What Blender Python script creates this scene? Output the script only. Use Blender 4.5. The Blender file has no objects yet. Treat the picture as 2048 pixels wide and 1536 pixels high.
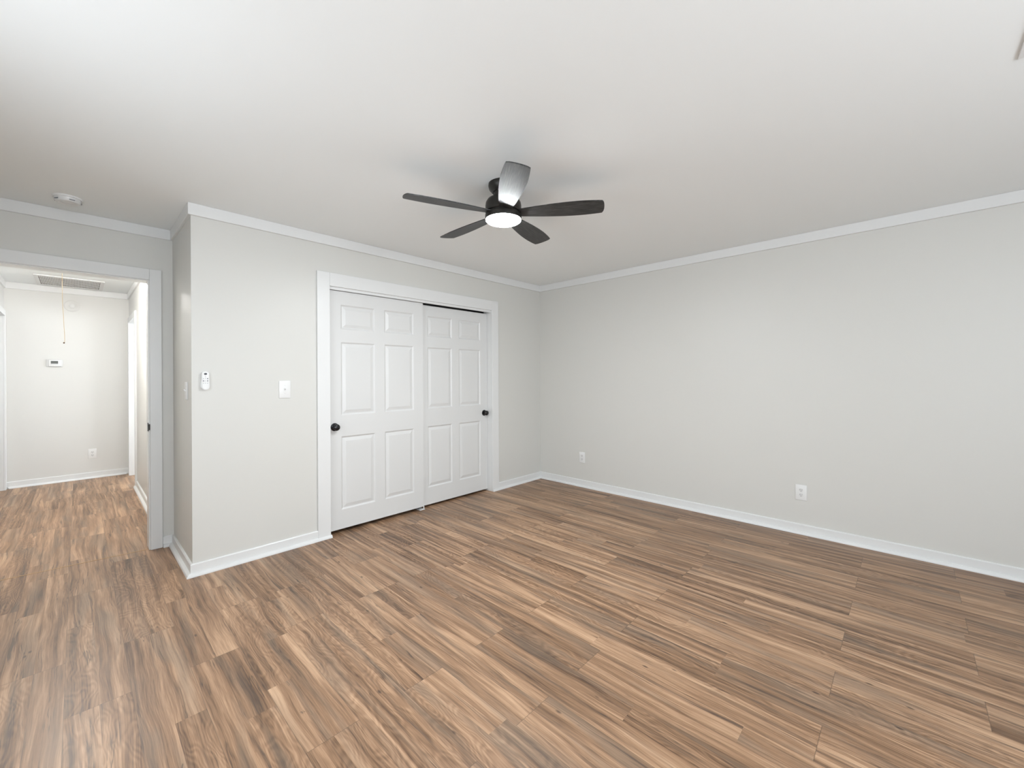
import bpy, bmesh, math, random
from mathutils import Vector, Matrix
random.seed(7)
S = bpy.context.scene
COL = S.collection

# ------------------------------------------------------------------ camera
CX, CY, CZ = -0.515, -3.3915, 1.2985
YAW, ROLL, F_PX, PY = math.radians(46.3458), math.radians(-0.3035), 829.05, 751.74
cam = bpy.data.cameras.new('camera')
cam.sensor_width = 36.0
cam.lens = F_PX / 2048 * 36.0
cam.shift_y = -(768.0 - PY) / 2048
cam.clip_start = 0.02
cam_ob = bpy.data.objects.new('camera', cam)
COL.objects.link(cam_ob)
fw = Vector((math.sin(YAW), math.cos(YAW), 0))
rt = Vector((math.cos(YAW), -math.sin(YAW), 0))
up = Vector((0, 0, 1))
rt2 = rt * math.cos(ROLL) + up * math.sin(ROLL)
up2 = up * math.cos(ROLL) - rt * math.sin(ROLL)
cam_ob.matrix_world = Matrix(((rt2.x, up2.x, -fw.x, CX), (rt2.y, up2.y, -fw.y, CY),
                              (rt2.z, up2.z, -fw.z, CZ), (0, 0, 0, 1)))
S.camera = cam_ob

# ------------------------------------------------------------------ view + daylight
S.view_settings.view_transform = 'Standard'
S.view_settings.look = 'None'
S.view_settings.gamma = 1.0
S.view_settings.use_curve_mapping = False
S.view_settings.exposure = 0.06

world = bpy.data.worlds.new('sky')
S.world = world
world.use_nodes = True
bg = world.node_tree.nodes['Background']
bg.inputs['Color'].default_value = (0.90, 0.97, 1.05, 1)
bg.inputs['Strength'].default_value = 1.3


def daylight(name, loc, rot, sx, sy, power, color=(0.895, 0.970, 1.045)):
    """soft daylight or added fill entering through one window opening"""
    l = bpy.data.lights.new(name, 'AREA')
    l.shape = 'RECTANGLE'
    l.size, l.size_y = sx, sy
    l.energy = power
    l.color = color
    o = bpy.data.objects.new(name, l)
    o.location = loc
    o.rotation_euler = rot
    COL.objects.link(o)
    return o


R90 = math.pi / 2
# sky light at the windows, and one added fill lamp
LIGHTS = [
    ('daylight_left_near', (-1.36, -4.4, 1.45), (0, -R90, 0), 1.25, 1.2, 26),
    ('daylight_left_far', (-1.36, -1.8, 1.45), (0, -R90, 0), 1.25, 1.2, 25),
    ('daylight_rear_left', (-0.4, -5.77, 1.45), (R90, 0, 0), 1.2, 1.25, 84),
    ('ceiling_fill_rear_mid', (1.2, -5.77, 1.40), (R90 + 0.6, 0, 0), 1.2, 1.1, 22),  # tilted-up fill lamp, added to brighten the middle of the ceiling
    ('daylight_hall_right_room', (2.06, 3.4, 1.45), (0, R90, 0), 1.2, 1.2, 86),
    ('daylight_hall_left_room', (-2.62, 3.2, 1.45), (0, -R90, 0), 1.2, 1.2, 6),
]
for args in LIGHTS:
    daylight(*args)
FAN_LAMP, HALL_LAMP = 290.0, 132.0

# ------------------------------------------------------------------ materials
def new_mat(name, color=(0.8, 0.8, 0.8), rough=0.5, metal=0.0, spec=0.5):
    m = bpy.data.materials.new(name)
    m.use_nodes = True
    b = m.node_tree.nodes['Principled BSDF']
    b.inputs['Base Color'].default_value = (*color, 1)
    b.inputs['Roughness'].default_value = rough
    b.inputs['Metallic'].default_value = metal
    b.inputs['Specular IOR Level'].default_value = spec
    return m


def bumpy(m, scale, strength, dist=0.001, stretch=(1, 1, 1)):
    nt = m.node_tree
    tc = nt.nodes.new('ShaderNodeTexCoord')
    mp = nt.nodes.new('ShaderNodeMapping')
    mp.inputs['Scale'].default_value = stretch
    n = nt.nodes.new('ShaderNodeTexNoise')
    n.inputs['Scale'].default_value = scale
    n.inputs['Detail'].default_value = 3
    bp = nt.nodes.new('ShaderNodeBump')
    bp.inputs['Strength'].default_value = strength
    bp.inputs['Distance'].default_value = dist
    nt.links.new(tc.outputs['Object'], mp.inputs['Vector'])
    nt.links.new(mp.outputs['Vector'], n.inputs['Vector'])
    nt.links.new(n.outputs['Fac'], bp.inputs['Height'])
    nt.links.new(bp.outputs['Normal'], nt.nodes['Principled BSDF'].inputs['Normal'])
    return m


M_WALL = bumpy(new_mat('greige_wall_paint', (0.645, 0.638, 0.605), 0.42, spec=0.45), 140, 0.12, 0.0006)
M_HALL = bumpy(new_mat('hall_wall_paint', (0.68, 0.675, 0.65), 0.45, spec=0.45), 140, 0.12, 0.0006)
M_CEIL = bumpy(new_mat('ceiling_paint', (0.880, 0.905, 0.903), 0.9, spec=0.2), 120, 0.15, 0.0006)
M_TRIM = new_mat('white_trim_paint', (0.735, 0.738, 0.73), 0.34, spec=0.5)
M_DOOR = bumpy(new_mat('white_door_paint', (0.665, 0.665, 0.655), 0.38, spec=0.5), 60, 0.10, 0.0005, (14, 14, 1))
M_PLAST = new_mat('white_plastic', (0.78, 0.78, 0.77), 0.3)
M_PLAST2 = new_mat('white_plastic_insert', (0.71, 0.71, 0.70), 0.28)
M_SLOT = new_mat('socket_slot_black', (0.03, 0.03, 0.03), 0.6)
M_BLACK = new_mat('black_knob_metal', (0.008, 0.008, 0.009), 0.22, 0.0, 0.5)
M_BRONZE = new_mat('dark_bronze_metal', (0.03, 0.028, 0.025), 0.38, 0.6)
M_LCD = new_mat('lcd_screen', (0.045, 0.05, 0.04), 0.3)
M_GREY = new_mat('grey_button_print', (0.12, 0.13, 0.16), 0.5)
M_GREY2 = new_mat('pale_grey_print', (0.45, 0.46, 0.48), 0.5)
M_CORD = new_mat('cotton_cord', (0.62, 0.50, 0.33), 0.9)
M_KNOBWOOD = new_mat('cord_knot_brown', (0.10, 0.05, 0.025), 0.6)
M_HOLE_SHADE = new_mat('grille_hole_shade', (0.07, 0.05, 0.038), 0.9)
M_STRIP = new_mat('tan_transition_strip', (0.50, 0.33, 0.18), 0.45)
M_EXT = new_mat('window_vinyl', (0.85, 0.85, 0.85), 0.4)


def emissive(name, color, strength):
    m = new_mat(name, (0.9, 0.9, 0.9), 0.4)
    b = m.node_tree.nodes['Principled BSDF']
    b.inputs['Emission Color'].default_value = (*color, 1)
    b.inputs['Emission Strength'].default_value = strength
    return m


M_LAMP = emissive('fan_light_diffuser', (0.96, 1.0, 1.02), FAN_LAMP)
M_HLAMP = emissive('hall_light_diffuser', (1.0, 0.98, 0.95), HALL_LAMP)


class NT:
    """tiny helper to write node maths"""
    def __init__(s, m):
        s.nt = m.node_tree

    def n(s, kind, **kw):
        x = s.nt.nodes.new(kind)
        for k, v in kw.items():
            setattr(x, k, v)
        return x

    def put(s, sock, v):
        if isinstance(v, (int, float)):
            sock.default_value = v
        elif isinstance(v, tuple):
            sock.default_value = v
        else:
            s.nt.links.new(v, sock)

    def m(s, op, a, b=0.0, c=0.0, clamp=False):
        x = s.n('ShaderNodeMath', operation=op, use_clamp=clamp)
        s.put(x.inputs[0], a)
        s.put(x.inputs[1], b)
        if len(x.inputs) > 2:
            s.put(x.inputs[2], c)
        return x.outputs[0]

    def vec(s, a, b, c=0.0):
        x = s.n('ShaderNodeCombineXYZ')
        for i, v in enumerate((a, b, c)):
            s.put(x.inputs[i], v)
        return x.outputs[0]

    def noise(s, v, scale, detail=2, dist=0.0, rough=0.5):
        x = s.n('ShaderNodeTexNoise')
        s.put(x.inputs['Vector'], v)
        x.inputs['Scale'].default_value = scale
        x.inputs['Detail'].default_value = detail
        x.inputs['Distortion'].default_value = dist
        x.inputs['Roughness'].default_value = rough
        return x.outputs['Fac']

    def rnd(s, v):
        x = s.n('ShaderNodeTexWhiteNoise', noise_dimensions='3D')
        s.put(x.inputs['Vector'], v)
        return x.outputs['Value']

    def ramp(s, v, stops, interp='LINEAR'):
        x = s.n('ShaderNodeValToRGB')
        s.put(x.inputs[0], v)
        cr = x.color_ramp
        cr.interpolation = interp
        while len(cr.elements) < len(stops):
            cr.elements.new(0.5)
        for e, (p, c) in zip(cr.elements, stops):
            e.position = p
            e.color = (*c, 1) if isinstance(c, tuple) else (c, c, c, 1)
        return x.outputs[0]

    def mix(s, f, a, b, mode='MIX'):
        x = s.n('ShaderNodeMix', data_type='RGBA', blend_type=mode)
        s.put(x.inputs[0], f)
        for i, v in ((6, a), (7, b)):
            s.put(x.inputs[i], (*v, 1) if isinstance(v, tuple) and len(v) == 3 else v)
        return x.outputs[2]


def floor_material():
    m = new_mat('laminate_oak_planks', (0.4, 0.27, 0.18), 0.3, spec=0.4)
    t = NT(m)
    tc = t.n('ShaderNodeTexCoord')
    sp = t.n('ShaderNodeSeparateXYZ')
    t.put(sp.inputs[0], tc.outputs['Object'])
    x, y = sp.outputs[0], sp.outputs[1]
    PW, PL = 0.1935, 1.272
    u = t.m('DIVIDE', t.m('ADD', x, 0.557), PW)
    col = t.m('FLOOR', u)
    fu = t.m('SUBTRACT', u, col)
    par = t.m('FLOORED_MODULO', col, 2.0)
    v = t.m('DIVIDE', t.m('SUBTRACT', t.m('ADD', y, 3.608), t.m('MULTIPLY', par, 0.45)), PL)
    row = t.m('FLOOR', v)
    fv = t.m('SUBTRACT', v, row)
    pid = t.vec(col, row, 3.0)
    rp = t.rnd(pid)
    # two printed strips in every plank, each with its own joints
    st = t.m('FLOOR', t.m('MULTIPLY', fu, 2.0))
    sid = t.m('ADD', t.m('MULTIPLY', col, 2.0), st)
    rw = t.rnd(t.vec(sid, row, 9.0))
    off = t.m('MULTIPLY', t.m('GREATER_THAN', rw, 0.5), t.m('SUBTRACT', rw, 0.25))
    v2 = t.m('ADD', t.m('MULTIPLY', fv, 1.0), off)
    row2 = t.m('FLOOR', v2)
    s_id = t.vec(sid, t.m('ADD', t.m('MULTIPLY', row, 3.0), row2), 5.0)
    rs = t.rnd(s_id)
    rs2 = t.rnd(t.vec(sid, t.m('ADD', t.m('MULTIPLY', row, 3.0), row2), 17.0))
    # grain coordinates, shifted for each strip
    gx = t.m('ADD', x, t.m('MULTIPLY', rs, 7.0))
    gy = t.m('ADD', y, t.m('MULTIPLY', rs2, 11.0))
    wob = t.m('MULTIPLY', t.m('SUBTRACT', t.noise(t.vec(t.m('MULTIPLY', gx, 3.0), t.m('MULTIPLY', gy, 1.6)), 1.0, 2), 0.5), 0.055)
    gxw = t.m('ADD', gx, wob)
    fine = t.noise(t.vec(t.m('MULTIPLY', gxw, 230.0), t.m('MULTIPLY', gy, 7.0)), 1.0, 3, 0.0, 0.6)
    med = t.noise(t.vec(t.m('MULTIPLY', gxw, 36.0), t.m('MULTIPLY', gy, 0.85)), 1.0, 6, 0.3, 0.64)
    broad = t.noise(t.vec(t.m('MULTIPLY', gxw, 12.0), t.m('MULTIPLY', gy, 0.9)), 1.0, 2, 0.4)
    # cathedral rings on some strips
    ring = t.n('ShaderNodeTexWave', wave_type='BANDS', bands_direction='X')
    warp = t.m('MULTIPLY', t.m('SUBTRACT', t.noise(t.vec(t.m('MULTIPLY', gx, 9.0), t.m('MULTIPLY', gy, 2.6)), 1.0, 2), 0.5), 3.0)
    t.put(ring.inputs['Vector'], t.vec(t.m('ADD', t.m('MULTIPLY', gxw, 9.0), warp), 0.0))
    ring.inputs['Scale'].default_value = 1.6
    ring.inputs['Distortion'].default_value = 1.2
    ring.inputs['Detail'].default_value = 2
    ringf = t.m('MULTIPLY', ring.outputs['Fac'], t.m('GREATER_THAN', rs2, 0.55))
    tone = t.m('ADD', t.m('MULTIPLY', med, 0.62), t.m('MULTIPLY', broad, 0.38))
    tone = t.m('ADD', tone, t.m('MULTIPLY', t.m('SUBTRACT', rs, 0.5), 0.07))
    tone = t.m('ADD', tone, t.m('MULTIPLY', t.m('SUBTRACT', rp, 0.5), 0.025))
    tone = t.m('ADD', tone, t.m('MULTIPLY', t.m('SUBTRACT', fine, 0.5), 0.27))
    tone = t.m('SUBTRACT', tone, t.m('MULTIPLY', ringf, 0.055))
    base = t.ramp(tone, [(0.31, (0.078, 0.040, 0.022)), (0.41, (0.195, 0.110, 0.060)), (0.50, (0.312, 0.183, 0.105)),
                         (0.59, (0.455, 0.285, 0.172)), (0.72, (0.60, 0.40, 0.255))])
    # grey weathered patches
    gm = t.ramp(t.noise(t.vec(t.m('MULTIPLY', gxw, 11.0), t.m('MULTIPLY', gy, 1.1), 4.0), 1.0, 2, 0.6), [(0.50, 0.0), (0.66, 0.75)])
    grey = t.mix(0.55, base, (0.170, 0.135, 0.103))
    base = t.mix(gm, base, grey)
    # dark mineral streaks
    ds = t.noise(t.vec(t.m('MULTIPLY', gxw, 34.0), t.m('MULTIPLY', gy, 1.0), 8.0), 1.0, 5, 0.4, 0.68)
    dm = t.ramp(ds, [(0.0, 0.85), (0.33, 0.8), (0.385, 0.3), (0.46, 0.0)])
    base = t.mix(dm, base, (0.075, 0.052, 0.040))
    bl = t.noise(t.vec(t.m('MULTIPLY', gxw, 24.0), t.m('MULTIPLY', gy, 3.2), 41.0), 1.0, 5, 1.2, 0.7)
    bmk = t.ramp(bl, [(0.0, 0.85), (0.285, 0.75), (0.345, 0.0)])
    base = t.mix(bmk, base, (0.070, 0.054, 0.044))
    cl = t.noise(t.vec(t.m('MULTIPLY', gxw, 62.0), t.m('MULTIPLY', gy, 1.9), 21.0), 1.0, 3, 0.2, 0.6)
    cm = t.ramp(t.m('ABSOLUTE', t.m('SUBTRACT', cl, 0.5)), [(0.0, 0.9), (0.010, 0.75), (0.030, 0.0)])
    cg = t.ramp(t.noise(t.vec(t.m('MULTIPLY', gxw, 22.0), t.m('MULTIPLY', gy, 1.7), 31.0), 1.0, 2, 0.3), [(0.56, 0.0), (0.66, 0.85)])
    base = t.mix(t.m('MULTIPLY', cm, cg), base, (0.055, 0.036, 0.026))
    # small knots
    vo = t.n('ShaderNodeTexVoronoi')
    t.put(vo.inputs['Vector'], t.vec(t.m('MULTIPLY', gxw, 10.0), t.m('MULTIPLY', gy, 4.0)))
    vo.inputs['Scale'].default_value = 1.0
    km = t.ramp(vo.outputs['Distance'], [(0.0, 0.85), (0.035, 0.7), (0.07, 0.0)])
    base = t.mix(km, base, (0.06, 0.038, 0.028))
    # plank joints
    e1 = t.m('LESS_THAN', t.m('MINIMUM', fu, t.m('SUBTRACT', 1.0, fu)), 0.0065)
    e2 = t.m('LESS_THAN', t.m('MINIMUM', fv, t.m('SUBTRACT', 1.0, fv)), 0.0013)
    seam = t.m('MAXIMUM', e1, e2)
    base = t.mix(t.m('MULTIPLY', seam, 0.42), base, (0.09, 0.06, 0.04))
    b = m.node_tree.nodes['Principled BSDF']
    t.put(b.inputs['Base Color'], base)
    t.put(b.inputs['Roughness'], t.m('ADD', 0.33, t.m('MULTIPLY', fine, 0.14)))
    bp = t.n('ShaderNodeBump')
    bp.inputs['Strength'].default_value = 0.25
    bp.inputs['Distance'].default_value = 0.0008
    t.put(bp.inputs['Height'], t.m('SUBTRACT', t.m('MULTIPLY', fine, 0.5), seam))
    t.put(b.inputs['Normal'], bp.outputs[0])
    return m


def blade_material():
    m = new_mat('charcoal_wood_blade', (0.04, 0.04, 0.04), 0.42, spec=0.5)
    t = NT(m)
    tc = t.n('ShaderNodeTexCoord')
    sp = t.n('ShaderNodeSeparateXYZ')
    t.put(sp.inputs[0], tc.outputs['Object'])
    g = t.noise(t.vec(t.m('MULTIPLY', sp.outputs[0], 9.0), t.m('MULTIPLY', sp.outputs[1], 230.0), t.m('MULTIPLY', sp.outputs[2], 3.0)), 1.0, 3, 0.3, 0.7)
    c = t.ramp(g, [(0.32, (0.006, 0.006, 0.006)), (0.5, (0.022, 0.022, 0.022)), (0.66, (0.085, 0.083, 0.080))])
    b = m.node_tree.nodes['Principled BSDF']
    t.put(b.inputs['Base Color'], c)
    t.put(b.inputs['Roughness'], t.m('ADD', 0.30, t.m('MULTIPLY', g, 0.30)))
    bp = t.n('ShaderNodeBump')
    bp.inputs['Strength'].default_value = 0.5
    bp.inputs['Distance'].default_value = 0.001
    t.put(bp.inputs['Height'], g)
    t.put(b.inputs['Normal'], bp.outputs[0])
    return m


M_FLOOR = floor_material()
M_BLADE = blade_material()

# ------------------------------------------------------------------ mesh helpers
class MB:
    def __init__(s):
        s.bm = bmesh.new()

    def box(s, x0, x1, y0, y1, z0, z1, bevel=0.0):
        vs = [s.bm.verts.new(p) for p in ((x0, y0, z0), (x1, y0, z0), (x1, y1, z0), (x0, y1, z0),
                                          (x0, y0, z1), (x1, y0, z1), (x1, y1, z1), (x0, y1, z1))]
        fs = [s.bm.faces.new([vs[i] for i in f]) for f in
              ((3, 2, 1, 0), (4, 5, 6, 7), (0, 1, 5, 4), (1, 2, 6, 5), (2, 3, 7, 6), (3, 0, 4, 7))]
        if bevel:
            es = list({e for f in fs for e in f.edges})
            bmesh.ops.bevel(s.bm, geom=es, offset=bevel, segments=2, affect='EDGES', profile=0.5)
        return s

    def lathe(s, prof, seg=40, axis='z', c=(0, 0, 0)):
        """profile of (radius, height)"""
        rings = []
        for r, h in prof:
            if r < 1e-6:
                rings.append([s._p(axis, c, 0, 0, h)])
            else:
                rings.append([s._p(axis, c, r * math.cos(2 * math.pi * i / seg), r * math.sin(2 * math.pi * i / seg), h) for i in range(seg)])
        for a, b in zip(rings, rings[1:]):
            for i in range(seg):
                j = (i + 1) % seg
                if len(a) == 1 and len(b) == 1:
                    continue
                if len(a) == 1:
                    s.bm.faces.new((a[0], b[i], b[j]))
                elif len(b) == 1:
                    s.bm.faces.new((a[i], a[j], b[0]))
                else:
                    s.bm.faces.new((a[i], a[j], b[j], b[i]))
        return s

    def _p(s, axis, c, a, b, h):
        p = {'z': (a, b, h), 'y': (a, h, b), 'x': (h, a, b)}[axis]
        return s.bm.verts.new((p[0] + c[0], p[1] + c[1], p[2] + c[2]))

    def prism(s, pts, z0, z1, axis='z'):
        """extruded outline; axis says which way it is extruded"""
        def P(a, b, h):
            return {'z': (a, b, h), 'y': (a, h, b), 'x': (h, a, b)}[axis]
        lo = [s.bm.verts.new(P(a, b, z0)) for a, b in pts]
        hi = [s.bm.verts.new(P(a, b, z1)) for a, b in pts]
        n = len(pts)
        s.bm.faces.new(lo[::-1])
        s.bm.faces.new(hi)
        for i in range(n):
            s.bm.faces.new((lo[i], lo[(i + 1) % n], hi[(i + 1) % n], hi[i]))
        return s

    def sweep(s, A, B, prof, n, ma=0.0, mb=0.0):
        """profile (out, z) carried along A->B; n = direction out of the wall; ma/mb = mitre factor at each end"""
        A, B, n = Vector(A), Vector(B), Vector(n)
        d = (B - A).normalized()
        ra = [s.bm.verts.new((A.x + n.x * o - d.x * ma * o, A.y + n.y * o - d.y * ma * o, z)) for o, z in prof]
        rb = [s.bm.verts.new((B.x + n.x * o + d.x * mb * o, B.y + n.y * o + d.y * mb * o, z)) for o, z in prof]
        k = len(prof)
        for i in range(k):
            s.bm.faces.new((ra[i], ra[(i + 1) % k], rb[(i + 1) % k], rb[i]))
        s.bm.faces.new(ra[::-1])
        s.bm.faces.new(rb)
        return s

    def build(s, name, mat, parent=None, smooth=False, loc=None):
        bmesh.ops.recalc_face_normals(s.bm, faces=s.bm.faces[:])
        me = bpy.data.meshes.new(name)
        s.bm.to_mesh(me)
        s.bm.free()
        me.materials.append(mat)
        if smooth:
            for p in me.polygons:
                p.use_smooth = True
            me.set_sharp_from_angle(angle=math.radians(38))
        o = bpy.data.objects.new(name, me)
        COL.objects.link(o)
        if parent:
            o.parent = parent
        if loc:
            o.location = loc
        return o


def thing(name, label, cat, loc, group=None, rot=(0, 0, 0)):
    o = bpy.data.objects.new(name, None)
    COL.objects.link(o)
    o.empty_display_size = 0.05
    o.location = loc
    o.rotation_euler = rot
    o['label'] = label
    o['category'] = cat
    if group:
        o['group'] = group
    return o


def struct(o, label=None):
    o['kind'] = 'structure'
    if label:
        o['label'] = label
    return o


def copy_tree(o, parent=None):
    c = o.copy()
    COL.objects.link(c)
    c.parent = parent
    for ch in list(o.children):
        copy_tree(ch, c)
    return c


# ------------------------------------------------------------------ dimensions
W, D, H = 3.5585, 0.752, 2.44      # closet wall length, depth of the closet jog, ceiling height
TW = 0.12                          # wall thickness
XL, YR = -1.20, -5.60              # left wall and rear wall of the bedroom (behind the camera)
HX0, HX1, HY = -1.11, -0.03, 4.28  # hall: left wall, right wall, end wall
OX0, OX1, OZ = -0.96, -0.147, 2.03 # bedroom doorway
KX0, KX1, KZ = 0.895, 2.70, 2.035  # closet opening

# floor and ceiling
struct(MB().box(-3.0, W + TW, YR - TW, HY + TW, -0.10, 0.0).build('floor', M_FLOOR), 'brown wood-look laminate plank floor')
struct(MB().box(-3.0, W + TW, YR - TW, HY + TW, H, H + 0.12).build('ceiling', M_CEIL), 'smooth white painted ceiling')


def wall_x(name, x0, x1, y0, y1, mat, holes=(), z1=H):
    """wall running along x (thin in y); holes = (a, b, z0, z1)"""
    m = MB()
    cur = x0
    for a, b, za, zb in sorted(holes):
        if a > cur:
            m.box(cur, a, y0, y1, 0, z1)
        if za > 0:
            m.box(a, b, y0, y1, 0, za)
        if zb < z1:
            m.box(a, b, y0, y1, zb, z1)
        cur = b
    if x1 > cur:
        m.box(cur, x1, y0, y1, 0, z1)
    return struct(m.build(name, mat))


def wall_y(name, y0, y1, x0, x1, mat, holes=(), z1=H):
    m = MB()
    cur = y0
    for a, b, za, zb in sorted(holes):
        if a > cur:
            m.box(x0, x1, cur, a, 0, z1)
        if za > 0:
            m.box(x0, x1, a, b, 0, za)
        if zb < z1:
            m.box(x0, x1, a, b, zb, z1)
        cur = b
    if y1 > cur:
        m.box(x0, x1, cur, y1, 0, z1)
    return struct(m.build(name, mat))


JT = 0.018                         # jamb board thickness
wall_x('wall_closet', 0.0, W, 0.0, TW, M_WALL, [(KX0 - JT, KX1 + JT, 0, KZ + JT)])
wall_y('wall_right', YR, D + TW, W, W + TW, M_WALL)
wall_y('wall_jog', TW, D, 0.0, TW, M_WALL)
wall_x('wall_doorway', XL, W, D, D + TW, M_WALL, [(OX0 - JT, OX1 + JT, 0, OZ + JT)])
wall_y('wall_left', YR, D + TW, XL - TW, XL, M_WALL, [(-5.0, -3.8, 0.82, 2.07), (-2.4, -1.2, 0.82, 2.07)])
wall_x('wall_rear', XL - TW, W + TW, YR - TW, YR, M_WALL, [(-1.0, 0.2, 0.82, 2.07), (0.6, 1.8, 0.82, 2.07), (2.2, 3.4, 0.82, 2.07)])
wall_y('wall_hall_left', D + TW, HY, HX0 - TW, HX0, M_HALL, [(3.38 - JT, 4.19 + JT, 0, OZ + JT)])
wall_y('wall_hall_right', D + TW, HY, HX1, HX1 + TW, M_HALL, [(3.29 - JT, 4.10 + JT, 0, OZ + JT)])
wall_x('wall_hall_end', -3.0, W + TW, HY, HY + TW, M_HALL)
# the rooms seen through the hall's two doorways
wall_y('wall_left_room', D + TW, HY, -2.52, -2.40, M_HALL, [(2.6, 3.8, 0.85, 2.05)])
wall_x('wall_left_room_side', -2.40, HX0 - TW, 2.0, 2.1, M_HALL)
wall_y('wall_right_room', D + TW, HY, 1.85, 1.97, M_HALL, [(2.8, 4.0, 0.85, 2.05)])
wall_x('wall_right_room_side', HX1 + TW, 1.85, 2.2, 2.3, M_HALL)


# windows behind / beside the camera and in the side rooms
def window_y(name, x, y0, y1, z0, z1, t=0.06):
    m = MB()
    f = 0.05
    m.box(x, x + t, y0, y0 + f, z0, z1).box(x, x + t, y1 - f, y1, z0, z1)
    m.box(x, x + t, y0 + f, y1 - f, z0, z0 + f).box(x, x + t, y0 + f, y1 - f, z1 - f, z1)
    zm = (z0 + z1) / 2
    m.box(x, x + t, y0 + f, y1 - f, zm - 0.02, zm + 0.02)
    ym = (y0 + y1) / 2
    m.box(x, x + t, ym - 0.03, ym + 0.03, z0 + f, zm - 0.02).box(x, x + t, ym - 0.03, ym + 0.03, zm + 0.02, z1 - f)
    return struct(m.build(name, M_EXT))


def window_x(name, y, x0, x1, z0, z1, t=0.06):
    m = MB()
    f = 0.05
    m.box(x0, x0 + f, y, y + t, z0, z1).box(x1 - f, x1, y, y + t, z0, z1)
    m.box(x0 + f, x1 - f, y, y + t, z0, z0 + f).box(x0 + f, x1 - f, y, y + t, z1 - f, z1)
    zm = (z0 + z1) / 2
    m.box(x0 + f, x1 - f, y, y + t, zm - 0.02, zm + 0.02)
    xm = (x0 + x1) / 2
    m.box(xm - 0.03, xm + 0.03, y, y + t, z0 + f, zm - 0.02).box(xm - 0.03, xm + 0.03, y, y + t, zm + 0.02, z1 - f)
    return struct(m.build(name, M_EXT))


window_y('window_1', XL - TW + 0.01, -5.0, -3.8, 0.82, 2.07)
window_y('window_2', XL - TW + 0.01, -2.4, -1.2, 0.82, 2.07)
for k, xx in enumerate((-1.0, 0.6, 2.2)):
    window_x('window_%d' % (3 + k), YR - TW + 0.01, xx, xx + 1.2, 0.82, 2.07)
window_y('window_6', -2.51, 2.6, 3.8, 0.85, 2.05)
window_y('window_7', 1.90, 2.8, 4.0, 0.85, 2.05)

# ------------------------------------------------------------------ crown and baseboards
CT, CH = 0.0165, 0.077
CROWN = [(0, H - CH), (CT - 0.002, H - CH), (CT, H - CH + 0.002), (CT, H - 0.001), (0, H - 0.001)]
BT, BH = 0.013, 0.079
BASE = [(0, 0.0), (BT, 0.0), (BT, BH - 0.005), (BT - 0.004, BH), (0, BH)]
SHOE = [(BT, 0.0), (BT + 0.022, 0.0), (BT + 0.022, 0.006), (BT + 0.018, 0.015), (BT + 0.010, 0.021), (BT, 0.023)]

IN, OUT, SQ = -1.0, 1.0, 0.0       # mitres: inside corner, outside corner, square end


def crown(i, A, B, n, ma, mb):
    return struct(MB().sweep(A, B, CROWN, n, ma, mb).build('trim_%d' % i, M_TRIM), 'white flat crown board along the ceiling')


crown(1, (0, 0), (W, 0), (0, -1), OUT, IN)
crown(2, (W, 0), (W, YR), (-1, 0), IN, IN)
crown(3, (0, D), (0, 0), (-1, 0), IN, OUT)
crown(4, (XL, D), (0, D), (0, -1), IN, IN)
crown(5, (XL, YR), (XL, D), (1, 0), IN, IN)
crown(6, (W, YR), (XL, YR), (0, 1), IN, IN)
crown(7, (HX0, HY), (HX1, HY), (0, -1), IN, IN)
crown(8, (HX1, HY), (HX1, D + TW), (-1, 0), IN, IN)
crown(9, (HX0, D + TW), (HX0, HY), (1, 0), IN, IN)


def base(name, A, B, n, ma, mb, shoe=True, sA=None, sB=None, sma=None, smb=None):
    o = struct(MB().sweep(A, B, BASE, n, ma, mb).build(name, M_TRIM), 'white baseboard with shoe molding')
    if shoe:
        MB().sweep(sA or A, sB or B, SHOE, n, ma if sma is None else sma, mb if smb is None else smb).build('shoe_molding', M_TRIM, o)
    return o


CW = 0.10                                  # closet casing width
base('baseboard_closet_left', (0, 0), (KX0 - CW, 0), (0, -1), OUT, SQ, sB=(KX0 + 0.005, 0))
base('baseboard_closet_right', (KX1 + CW, 0), (W, 0), (0, -1), SQ, IN, sA=(KX1, 0), sma=SQ)
base('baseboard_right', (W, 0), (W, YR), (-1, 0), IN, IN)
base('baseboard_jog', (0, D), (0, 0), (-1, 0), IN, OUT)
base('baseboard_doorway', (OX1 + 0.080, D), (0, D), (0, -1), SQ, IN)
base('baseboard_doorway_left', (XL, D), (OX0 - 0.080, D), (0, -1), IN, SQ)
base('baseboard_left', (XL, YR), (XL, D), (1, 0), IN, IN)
base('baseboard_rear', (W, YR), (XL, YR), (0, 1), IN, IN)
base('baseboard_hall_end', (HX0, HY), (HX1, HY), (0, -1), IN, IN)
base('baseboard_hall_right', (HX1, 3.29 - 0.07), (HX1, D + TW), (-1, 0), SQ, SQ, sA=(HX1, 3.29 - 0.05))
base('baseboard_hall_left', (HX0, D + TW), (HX0, 3.38 - 0.07), (1, 0), SQ, SQ)


# ------------------------------------------------------------------ casings and jambs
def casing_x(i, y, ny, x0, x1, z, w, wh, t=0.018, label='white door casing'):
    """casing round an opening in a wall that runs along x; y = wall face, ny = -1/+1 out of the wall"""
    ya, yb = sorted((y, y + ny * t))
    r = 0.006
    m = MB()
    m.box(x0 - w, x0 + 0.0, ya, yb, 0, z + wh, 0.0025)
    m.box(x1 - 0.0, x1 + w, ya, yb, 0, z + wh, 0.0025)
    m.box(x0, x1, ya, yb, z, z + wh, 0.0025)
    return struct(m.build('trim_%d' % i, M_TRIM), label)


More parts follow.
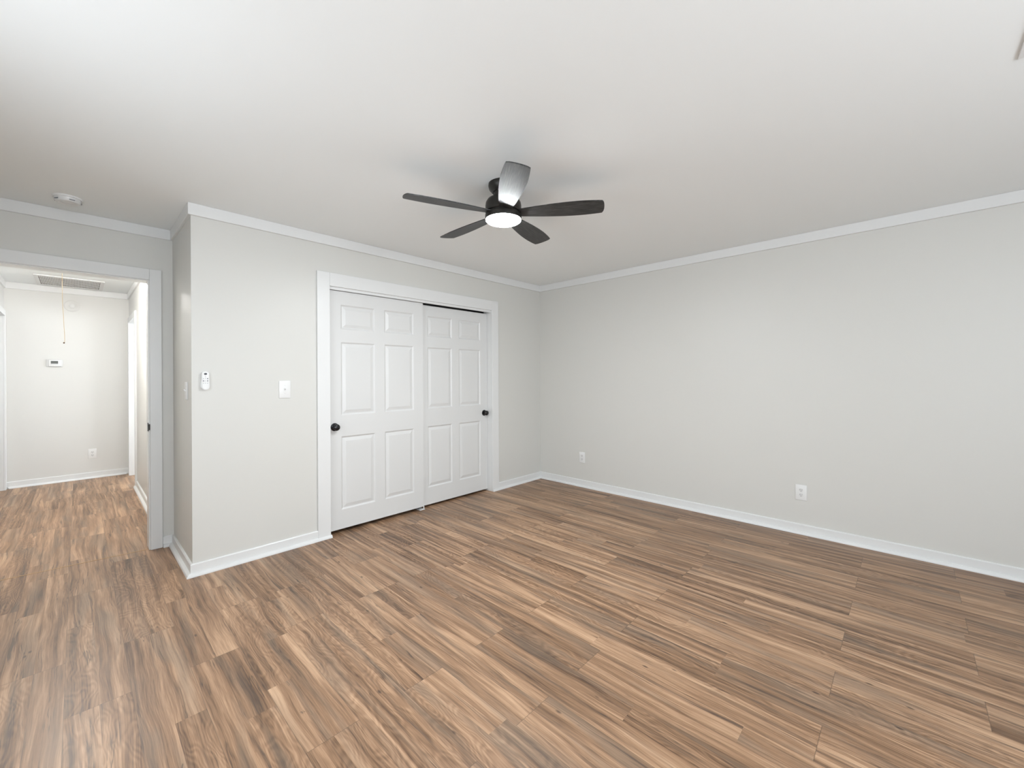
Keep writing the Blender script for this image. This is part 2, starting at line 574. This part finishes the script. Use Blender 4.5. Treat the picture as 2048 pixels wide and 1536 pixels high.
def casing_y(i, x, nx, y0, y1, z, w, wh, t=0.018, label='white door casing'):
    xa, xb = sorted((x, x + nx * t))
    m = MB()
    m.box(xa, xb, y0 - w, y0, 0, z + wh, 0.002)
    m.box(xa, xb, y1, y1 + w, 0, z + wh, 0.002)
    m.box(xa, xb, y0, y1, z, z + wh, 0.002)
    return struct(m.build('trim_%d' % i, M_TRIM), label)


casing_x(20, 0.0, -1, KX0, KX1, KZ, CW, 0.108, label='wide white casing around the closet opening')
casing_x(21, D, -1, OX0 - 0.008, OX1 + 0.008, OZ + 0.006, 0.070, 0.082, label='white casing around the hall doorway')
casing_x(22, D + TW, 1, OX0 - 0.008, OX1 + 0.008, OZ + 0.006, 0.070, 0.082, label='white casing on the hall side of the doorway')
casing_y(23, HX0, 1, 3.38, 4.19, OZ, 0.065, 0.068, label='white casing at the left end of the hall')
casing_y(24, HX1, -1, 3.29, 4.10, OZ, 0.065, 0.068, label='white casing at the right end of the hall')

m = MB()                                   # closet jamb
m.box(KX0 - JT, KX0, 0.0, TW, 0, KZ + JT)
m.box(KX1, KX1 + JT, 0.0, TW, 0, KZ + JT)
m.box(KX0, KX1, 0.0, TW, KZ, KZ + JT)
m.box(KX0, KX1, 0.002, 0.018, KZ - 0.022, KZ)
m.box(KX0, KX1, 0.018, 0.024, KZ - 0.018, KZ)
struct(m.build('trim_30', M_TRIM), 'white jamb and track board of the closet opening')

m = MB()                                   # doorway jamb with stop
m.box(OX0 - JT, OX0, D, D + TW, 0, OZ + JT)
m.box(OX1, OX1 + JT, D, D + TW, 0, OZ + JT)
m.box(OX0, OX1, D, D + TW, OZ, OZ + JT)
jamb = struct(m.build('trim_31', M_TRIM), 'white jamb of the hall doorway')
# latch strike on the jamb edge
sm = MB().box(OX1 - 0.0035, OX1 + 0.0005, D - 0.006, D + 0.036, 0.895, 0.958, 0.001)
sm.box(OX1 - 0.004, OX1 + 0.0075, D - 0.026, D - 0.017, 0.905, 0.950, 0.002)
so = sm.build('strike_plate', M_BRONZE, jamb)
so['label'] = 'dark bronze latch strike plate'

for i, (xa, xb, ya, yb) in enumerate(((HX0 - TW, HX0, 3.38, 4.19), (HX1, HX1 + TW, 3.29, 4.10))):
    m = MB()
    m.box(xa, xb, ya - JT, ya, 0, OZ + JT)
    m.box(xa, xb, yb, yb + JT, 0, OZ + JT)
    m.box(xa, xb, ya, yb, OZ, OZ + JT)
    struct(m.build('trim_%d' % (32 + i), M_TRIM), 'white jamb of a hall side doorway')


# ------------------------------------------------------------------ six panel closet doors
def panel_door(name, x0, w, z0, z1, y, depth, label):
    """front face at y (towards -y), panels moulded into it"""
    bm = bmesh.new()
    xs = [0, 0.104, 0.410, 0.503, 0.808, w]
    zs = [z0, 0.190, 0.800, 0.977, 1.588, 1.695, 1.900, z1]
    grid = {}

    def V(x, z, d=0.0):
        k = (round(x, 5), round(z, 5), round(d, 5))
        if k not in grid:
            grid[k] = bm.verts.new((x0 + x, y + d, z))
        return grid[k]
    for i in range(5):
        for j in range(7):
            xa, xb, za, zb = xs[i], xs[i + 1], zs[j], zs[j + 1]
            if i in (1, 3) and j in (1, 3, 5):
                rings = [(0.0, 0.0), (0.005, 0.0035), (0.011, 0.0085), (0.017, 0.0085), (0.042, 0.0015)]
                pts = []
                for o, d in rings:
                    pts.append([V(xa + o, za + o, d), V(xb - o, za + o, d), V(xb - o, zb - o, d), V(xa + o, zb - o, d)])
                for a, b in zip(pts, pts[1:]):
                    for k in range(4):
                        bm.faces.new((a[k], a[(k + 1) % 4], b[(k + 1) % 4], b[k]))
                bm.faces.new(pts[-1])
            else:
                bm.faces.new((V(xa, za), V(xb, za), V(xb, zb), V(xa, zb)))
    # back and edges
    bl = [bm.verts.new((x0 + a, y + depth, b)) for a, b in ((0, z0), (w, z0), (w, z1), (0, z1))]
    bm.faces.new(bl[::-1])
    bot = [V(x, z0) for x in xs]
    top = [V(x, z1) for x in xs]
    lef = [V(0, z) for z in zs]
    rig = [V(w, z) for z in zs]
    bm.faces.new(bot[::-1] + [bl[0], bl[1]])
    bm.faces.new(top + [bl[2], bl[3]])
    bm.faces.new(lef + [bl[3], bl[0]])
    bm.faces.new(rig[::-1] + [bl[1], bl[2]])
    mb = MB()
    mb.bm.free()
    mb.bm = bm
    o = struct(mb.build(name, M_DOOR), label)
    return o


def door_knob(door, x, y, z):
    rose = MB().lathe([(0, 0), (0.033, 0), (0.033, -0.003), (0.030, -0.007), (0.018, -0.009), (0.011, -0.012),
                       (0.0105, -0.022), (0.0, -0.022)], 32, 'y', (x, y, z)).build('knob_rose', M_BLACK, door, True)
    MB().lathe([(0, -0.020), (0.012, -0.021), (0.020, -0.026), (0.026, -0.034), (0.0275, -0.042), (0.025, -0.049),
                (0.018, -0.054), (0.008, -0.0565), (0, -0.057)], 32, 'y', (x, y, z)).build('knob', M_BLACK, rose, True)
    rose['label'] = 'black round door knob'


d1 = panel_door('door_1', KX0 + 0.002, 0.915, 0.031, 2.011, 0.026, 0.032, 'left sliding closet door with six raised panels')
door_knob(d1, 0.946, 0.026, 0.884)
d2 = panel_door('door_2', KX1 - 0.003 - 0.912, 0.912, 0.022, 2.002, 0.064, 0.032, 'right sliding closet door, set behind the left one')
door_knob(d2, 2.648, 0.064, 0.884)

g = thing('floor_guide', 'small white plastic floor guide under the meeting edge of the closet doors', 'door guide', (1.795, 0.03, 0.0))
MB().box(-0.03, 0.03, -0.008, 0.07, 0.0, 0.004, 0.001).build('base_plate', M_PLAST, g)
MB().box(0.010, 0.020, -0.008, -0.005, 0.004, 0.032, 0.001).build('guide_fin', M_PLAST, g)

# ------------------------------------------------------------------ threshold line in the doorway
ts = MB().sweep((-0.962, 0.846), (OX1, 0.776), [(0, 0), (0.005, 0), (0.005, 0.0022), (0, 0.0022)], (0, -1)).build('threshold_strip', M_STRIP)
ts['label'] = 'thin tan transition strip across the floor of the hall doorway'
ts['category'] = 'threshold'


# ------------------------------------------------------------------ ceiling fan
FX, FY = 1.241, -1.652
fan = thing('ceiling_fan', 'black five-blade flush ceiling fan with a lit round lamp', 'ceiling fan', (FX, FY, H))
MB().lathe([(0, 0), (0.088, 0), (0.089, -0.012), (0.084, -0.030), (0.070, -0.046), (0.064, -0.052), (0, -0.052)], 48)\
    .build('canopy', M_BRONZE, fan, True)
MB().lathe([(0, -0.050), (0.058, -0.050), (0.060, -0.088), (0.0, -0.090)], 40).build('neck', M_BRONZE, fan, True)
MB().lathe([(0, -0.086), (0.075, -0.088), (0.094, -0.096), (0.104, -0.112), (0.107, -0.130), (0.107, -0.168), (0.104, -0.171),
            (0, -0.171)], 56).build('motor_housing', M_BRONZE, fan, True)
MB().lathe([(0, -0.180), (0.104, -0.180), (0.108, -0.184), (0.109, -0.205), (0.1075, -0.213), (0.1045, -0.213), (0.1045, -0.209), (0, -0.209)], 56)\
    .build('lamp_rim', M_BRONZE, fan, True)
MB().lathe([(0, -0.208), (0.104, -0.208), (0.104, -0.216), (0.100, -0.220), (0.085, -0.223), (0.0, -0.226)], 56)\
    .build('lamp_diffuser', M_LAMP, fan, True)

BR = 0.5795


def blade_mesh():
    bm = bmesh.new()
    N = 18
    r0, r1 = 0.098, BR + 0.004
    top, bot = [], []
    for i in range(N + 1):
        k = i / N
        r = r0 + (r1 - r0) * k
        # half width: narrow root, fullest at two thirds, a little narrower at the tip
        hw = 0.036 + 0.0325 * math.sin(min(1, k / 0.72) * math.pi / 2) if k < 0.72 else 0.0685 - 0.0100 * ((k - 0.72) / 0.28) ** 1.6
        tr, br = [], []
        for j in range(9):
            s = j / 4 - 1
            cr = 0.009 * (1 - abs(s) ** 2.2) if i == N else 0.0
            rr = r + (cr - 0.004 if i == N else 0)
            if i == N and abs(s) == 1:
                rr -= 0.003
            tr.append(bm.verts.new((rr, s * hw, 0.0028)))
            br.append(bm.verts.new((rr, s * hw, -0.0028)))
        top.append(tr)
        bot.append(br)
    for i in range(N):
        for j in range(8):
            bm.faces.new((top[i][j], top[i + 1][j], top[i + 1][j + 1], top[i][j + 1]))
            bm.faces.new((bot[i][j + 1], bot[i + 1][j + 1], bot[i + 1][j], bot[i][j]))
        bm.faces.new((top[i][0], bot[i][0], bot[i + 1][0], top[i + 1][0]))
        bm.faces.new((top[i][8], top[i + 1][8], bot[i + 1][8], bot[i][8]))
    for j in range(8):
        bm.faces.new((top[0][j], top[0][j + 1], bot[0][j + 1], bot[0][j]))
        bm.faces.new((top[N][j + 1], top[N][j], bot[N][j], bot[N][j + 1]))
    bmesh.ops.recalc_face_normals(bm, faces=bm.faces[:])
    me = bpy.data.meshes.new('blade')
    bm.to_mesh(me)
    bm.free()
    me.materials.append(M_BLADE)
    return me


bme = blade_mesh()
for k in range(5):
    a = math.radians(15.63 + 72 * k)
    b = bpy.data.objects.new('blade', bme)
    COL.objects.link(b)
    b.parent = fan
    b.location = (0, 0, -0.175)
    b.rotation_euler = (Matrix.Rotation(a, 3, 'Z') @ Matrix.Rotation(math.radians(-10.5), 3, 'X')).to_euler()
MB().lathe([(0, -0.170), (0.098, -0.170), (0.098, -0.181), (0, -0.181)], 40).build('blade_hub', M_BRONZE, fan, True)

# ------------------------------------------------------------------ ceiling fittings
sd = thing('smoke_detector', 'white round smoke detector on the ceiling above the hall doorway', 'smoke detector', (-0.553, 0.445, H))
MB().lathe([(0, 0), (0.068, 0), (0.068, -0.008), (0.066, -0.010), (0, -0.010)], 40).build('mounting_ring', M_PLAST, sd, True)
MB().lathe([(0, -0.009), (0.062, -0.009), (0.061, -0.024), (0.054, -0.034), (0.040, -0.037), (0.036, -0.035), (0.030, -0.035),
            (0.026, -0.038), (0, -0.038)], 40).build('body', M_PLAST2, sd, True)
for k in range(10):
    a = 2 * math.pi * k / 10
    if k % 2 == 0:
        c, s_ = math.cos(a), math.sin(a)
        v = MB().box(-0.013, 0.013, -0.0008, 0.0012, -0.0275, -0.0235).build('vent_slot', M_GREY, sd)
        v.location = (0.0610 * c, 0.0610 * s_, 0)
        v.rotation_euler = (0, 0, a + math.pi / 2)

vr = thing('ceiling_register', 'white ceiling air register at the upper right edge of the picture', 'air vent', (1.842, -3.684, H))
m = MB()
m.box(-0.355, 0, -0.155, -0.130, -0.006, 0, 0.0015).box(-0.355, 0, -0.025, 0, -0.006, 0, 0.0015)
m.box(-0.355, -0.325, -0.130, -0.025, -0.006, 0).box(-0.030, 0, -0.130, -0.025, -0.006, 0)
m.build('frame', M_TRIM, vr)
for k in range(7):
    yy = -0.120 + k * 0.0145
    MB().prism([(yy, -0.001), (yy + 0.010, -0.008), (yy + 0.011, -0.007), (yy + 0.001, 0.0)], -0.325, -0.030, 'x').build('louver', M_TRIM, vr)

gr = thing('return_air_grille', 'white rectangular return air grille on the hall ceiling', 'air vent', (-0.568, 3.86, H))
gx, gy = 0.280, 0.365
ix, iy = 0.2475, 0.297
m = MB()
m.box(-gx, gx, -gy, -iy, -0.008, 0, 0.002).box(-gx, gx, iy, gy, -0.008, 0, 0.002)
m.box(-gx, -ix, -iy, iy, -0.008, 0).box(ix, gx, -iy, iy, -0.008, 0)
m.build('frame', M_TRIM, gr)
m = MB()
for k in range(1, 38):
    xx = -ix + k * 2 * ix / 38
    m.box(xx - 0.0028, xx + 0.0028, -iy, iy, -0.0018, -0.0012)
for k in range(1, 7):
    yy = -iy + k * 2 * iy / 7
    m.box(-ix, ix, yy - 0.017, yy + 0.017, -0.0016, -0.0011)
m.build('lattice', M_TRIM, gr)
MB().box(-ix, ix, -iy, iy, -0.0010, -0.0002).build('filter', M_HOLE_SHADE, gr)['label'] = 'dark brown sheet behind the lattice, coloured as the shade in its holes'  # flat sheet, its dark colour stands in for shade inside the grille

cu = bpy.data.curves.new('pull_cord', 'CURVE')
cu.dimensions = '3D'
cu.bevel_depth = 0.0017
cu.bevel_resolution = 3
spl = cu.splines.new('POLY')
pts = [(-0.600, H - 0.001), (-0.599, 2.2), (-0.598, 1.95), (-0.596, 1.88), (-0.592, 1.80), (-0.590, 1.72), (-0.587, 1.66), (-0.5865, 1.60), (-0.589, 1.592)]
spl.points.add(len(pts) - 1)
for p, (x, z) in zip(spl.points, pts):
    p.co = (x, 1.60, z, 1)
tmp = bpy.data.objects.new('tmp', cu)
me = bpy.data.meshes.new_from_object(tmp)
bpy.data.objects.remove(tmp)
me.materials.clear()
me.materials.append(M_CORD)
pc = thing('pull_cord', 'thin tan pull cord hanging from the hall ceiling in front of the grille', 'pull cord', (0, 0, 0))
co = bpy.data.objects.new('cord', me)
COL.objects.link(co)
co.parent = pc
MB().lathe([(0, -0.006), (0.004, -0.005), (0.0055, 0), (0.004, 0.005), (0, 0.006)], 14).build('end_knot', M_KNOBWOOD, pc, True, (-0.5905, 1.60, 1.588))

hl = thing('flush_ceiling_light', 'round white flush ceiling light in the hall just beyond the doorway head', 'ceiling light', (-0.57, 2.0, H))
MB().lathe([(0, 0), (0.15, 0), (0.15, -0.018), (0, -0.018)], 40).build('base', M_TRIM, hl, True)
MB().lathe([(0, -0.017), (0.125, -0.018), (0.135, -0.060), (0.135, -0.110), (0.115, -0.140), (0.06, -0.152), (0, -0.156)], 40).build('diffuser', M_HLAMP, hl, True)


# ------------------------------------------------------------------ wall fittings (built facing -y, origin on the wall face)
def plate(w, h, parent):
    o = MB().box(-w / 2, w / 2, -0.006, 0, -h / 2, h / 2, 0.0022).build('wall_plate', M_PLAST, parent, True)
    return o


def screws(parent, zz):
    for z in zz:
        MB().lathe([(0, -0.0072), (0.0028, -0.0070), (0.003, -0.0058), (0, -0.0058)], 14, 'y', (0, 0, z)).build('screw', M_PLAST2, parent, True)


def make_switch(label, loc, rz, w=0.078, h=0.125, up=True):
    t = thing('light_switch', label, 'light switch', loc, 'white toggle light switches', (0, 0, rz))
    plate(w, h, t)
    MB().box(-0.0055, 0.0055, -0.0068, -0.0058, -0.012, 0.012).build('toggle_slot', M_PLAST2, t)
    s = 1 if up else -1
    MB().prism([(-0.0060, -0.005), (-0.0060, 0.005), (-0.0175, s * 0.009 + 0.003), (-0.0185, s * 0.009 - 0.002)], -0.0042, 0.0042, 'x').build('toggle', M_PLAST, t)
    screws(t, (0.030, -0.030))
    return t


make_switch('white toggle light switch on the closet wall, left of the closet doors', (0.561, 0, 1.205), 0, 0.080, 0.130)
make_switch('white toggle light switch on the narrow side wall by the hall doorway', (0, 0.170, 1.208), -R90, 0.076, 0.120)


def make_outlet(label, loc, rz):
    t = thing('power_outlet', label, 'power outlet', loc, 'white duplex power outlets', (0, 0, rz))
    plate(0.078, 0.124, t)
    for zc in (0.0195, -0.0195):
        pts = [(0.0165 * math.cos(a), zc + 0.0145 * math.sin(a)) for a in [2 * math.pi * i / 24 for i in range(24)]]
        pts = [(max(-0.0145, min(0.0145, x)), z) for x, z in pts]
        sock = MB().prism(pts, -0.0078, -0.0055, 'y').build('socket', M_PLAST2, t)
        mm = MB()
        mm.box(-0.0075, -0.0055, -0.0082, -0.0075, zc - 0.001, zc + 0.0085)
        mm.box(0.0055, 0.0075, -0.0082, -0.0075, zc, zc + 0.0075)
        mm.lathe([(0, -0.0082), (0.0027, -0.0082), (0.0027, -0.0075), (0, -0.0075)], 12, 'y', (0, 0, zc - 0.0075))
        mm.build('slots', M_SLOT, sock)
    screws(t, (0.0,))
    return t


make_outlet('white duplex outlet low on the right wall, the nearer one to the camera', (W, -2.760, 0.335), -R90)
make_outlet('small white outlet low on the right wall, close to the far room corner', (W, -0.635, 0.340), -R90)
make_outlet('white duplex outlet low on the end wall of the hall', (-0.385, HY, 0.317), 0)

# fan remote in its wall cradle
rc = thing('remote_control', 'white fan remote control in its wall cradle beside the wall corner', 'remote control', (0.071, 0, 1.277))


def rounded(w_top, w_bot, h, n=10):
    pts = []
    for i in range(n + 1):
        a = math.pi * i / n
        pts.append((w_top / 2 * math.cos(a), h / 2 - w_top * 0.36 + w_top * 0.36 * math.sin(a)))
    for i in range(n + 1):
        a = math.pi + math.pi * i / n
        pts.append((w_bot / 2 * math.cos(a), -h / 2 + w_bot * 0.46 + w_bot * 0.46 * math.sin(a)))
    return pts


cr = MB()
cr.prism([(x, z - 0.020) for x, z in rounded(0.045, 0.050, 0.078)], -0.012, 0, 'y').build('cradle', M_PLAST, rc)
bm_ = MB().prism(rounded(0.040, 0.043, 0.122), -0.024, -0.006, 'y')
bmesh.ops.bevel(bm_.bm, geom=[e for e in bm_.bm.edges if all(abs(v.co.y + 0.024) < 1e-5 for v in e.verts)], offset=0.004, segments=2, affect='EDGES')
bm_.build('body', M_PLAST, rc, True)
MB().prism([(0.0085 * math.cos(a), 0.045 + 0.0065 * math.sin(a)) for a in [2 * math.pi * i / 20 for i in range(20)]], -0.0255, -0.0235, 'y').build('emitter_window', M_BLACK, rc)
MB().prism([(0.0027 * math.cos(a), 0.026 + 0.0027 * math.sin(a)) for a in [2 * math.pi * i / 10 for i in range(10)]], -0.0252, -0.0235, 'y').build('button', M_GREY2, rc)
for r_, z in enumerate((0.014, -0.001, -0.016)):
    for c_, x in enumerate((-0.011, 0.0, 0.011)):
        dark = (r_, c_) in ((0, 2), (1, 0), (1, 2))
        q = 0.0036 if dark else 0.0028
        MB().prism([(x + q * math.cos(a), z + q * math.sin(a)) for a in [2 * math.pi * i / 10 for i in range(10)]], -0.0252, -0.0235, 'y')\
            .build('button', M_GREY if dark else M_GREY2, rc)

# thermostat
th = thing('thermostat', 'white wall thermostat with a dark screen on the hall end wall', 'thermostat', (-0.711, HY, 1.487))
MB().box(-0.071, 0.071, -0.008, 0, -0.046, 0.046, 0.006).build('back_plate', M_PLAST2, th, True)
MB().box(-0.050, 0.058, -0.027, -0.008, -0.043, 0.040, 0.005).build('body', M_PLAST, th, True)
MB().box(-0.031, 0.030, -0.0282, -0.0265, -0.006, 0.027).build('screen', M_LCD, th)
MB().box(-0.031, 0.030, -0.0278, -0.0265, -0.014, -0.0065).build('screen_edge', M_GREY2, th)
for k in range(4):
    MB().box(-0.034 + k * 0.020, -0.024 + k * 0.020, -0.0285, -0.0265, -0.034, -0.028, 0.0005).build('button', M_PLAST2, th)

# round cover plate
rp = thing('round_cover_plate', 'white round cover plate high on the hall end wall below the grille', 'cover plate', (-0.560, HY, 2.215))
MB().lathe([(0, 0), (0.072, 0), (0.072, -0.004), (0.067, -0.008), (0.048, -0.009), (0.044, -0.007), (0, -0.007)], 40, 'y').build('plate', M_HALL, rp, True)
MB().lathe([(0, -0.006), (0.026, -0.006), (0.024, -0.013), (0.016, -0.016), (0, -0.017)], 32, 'y').build('center_boss', M_PLAST2, rp, True)
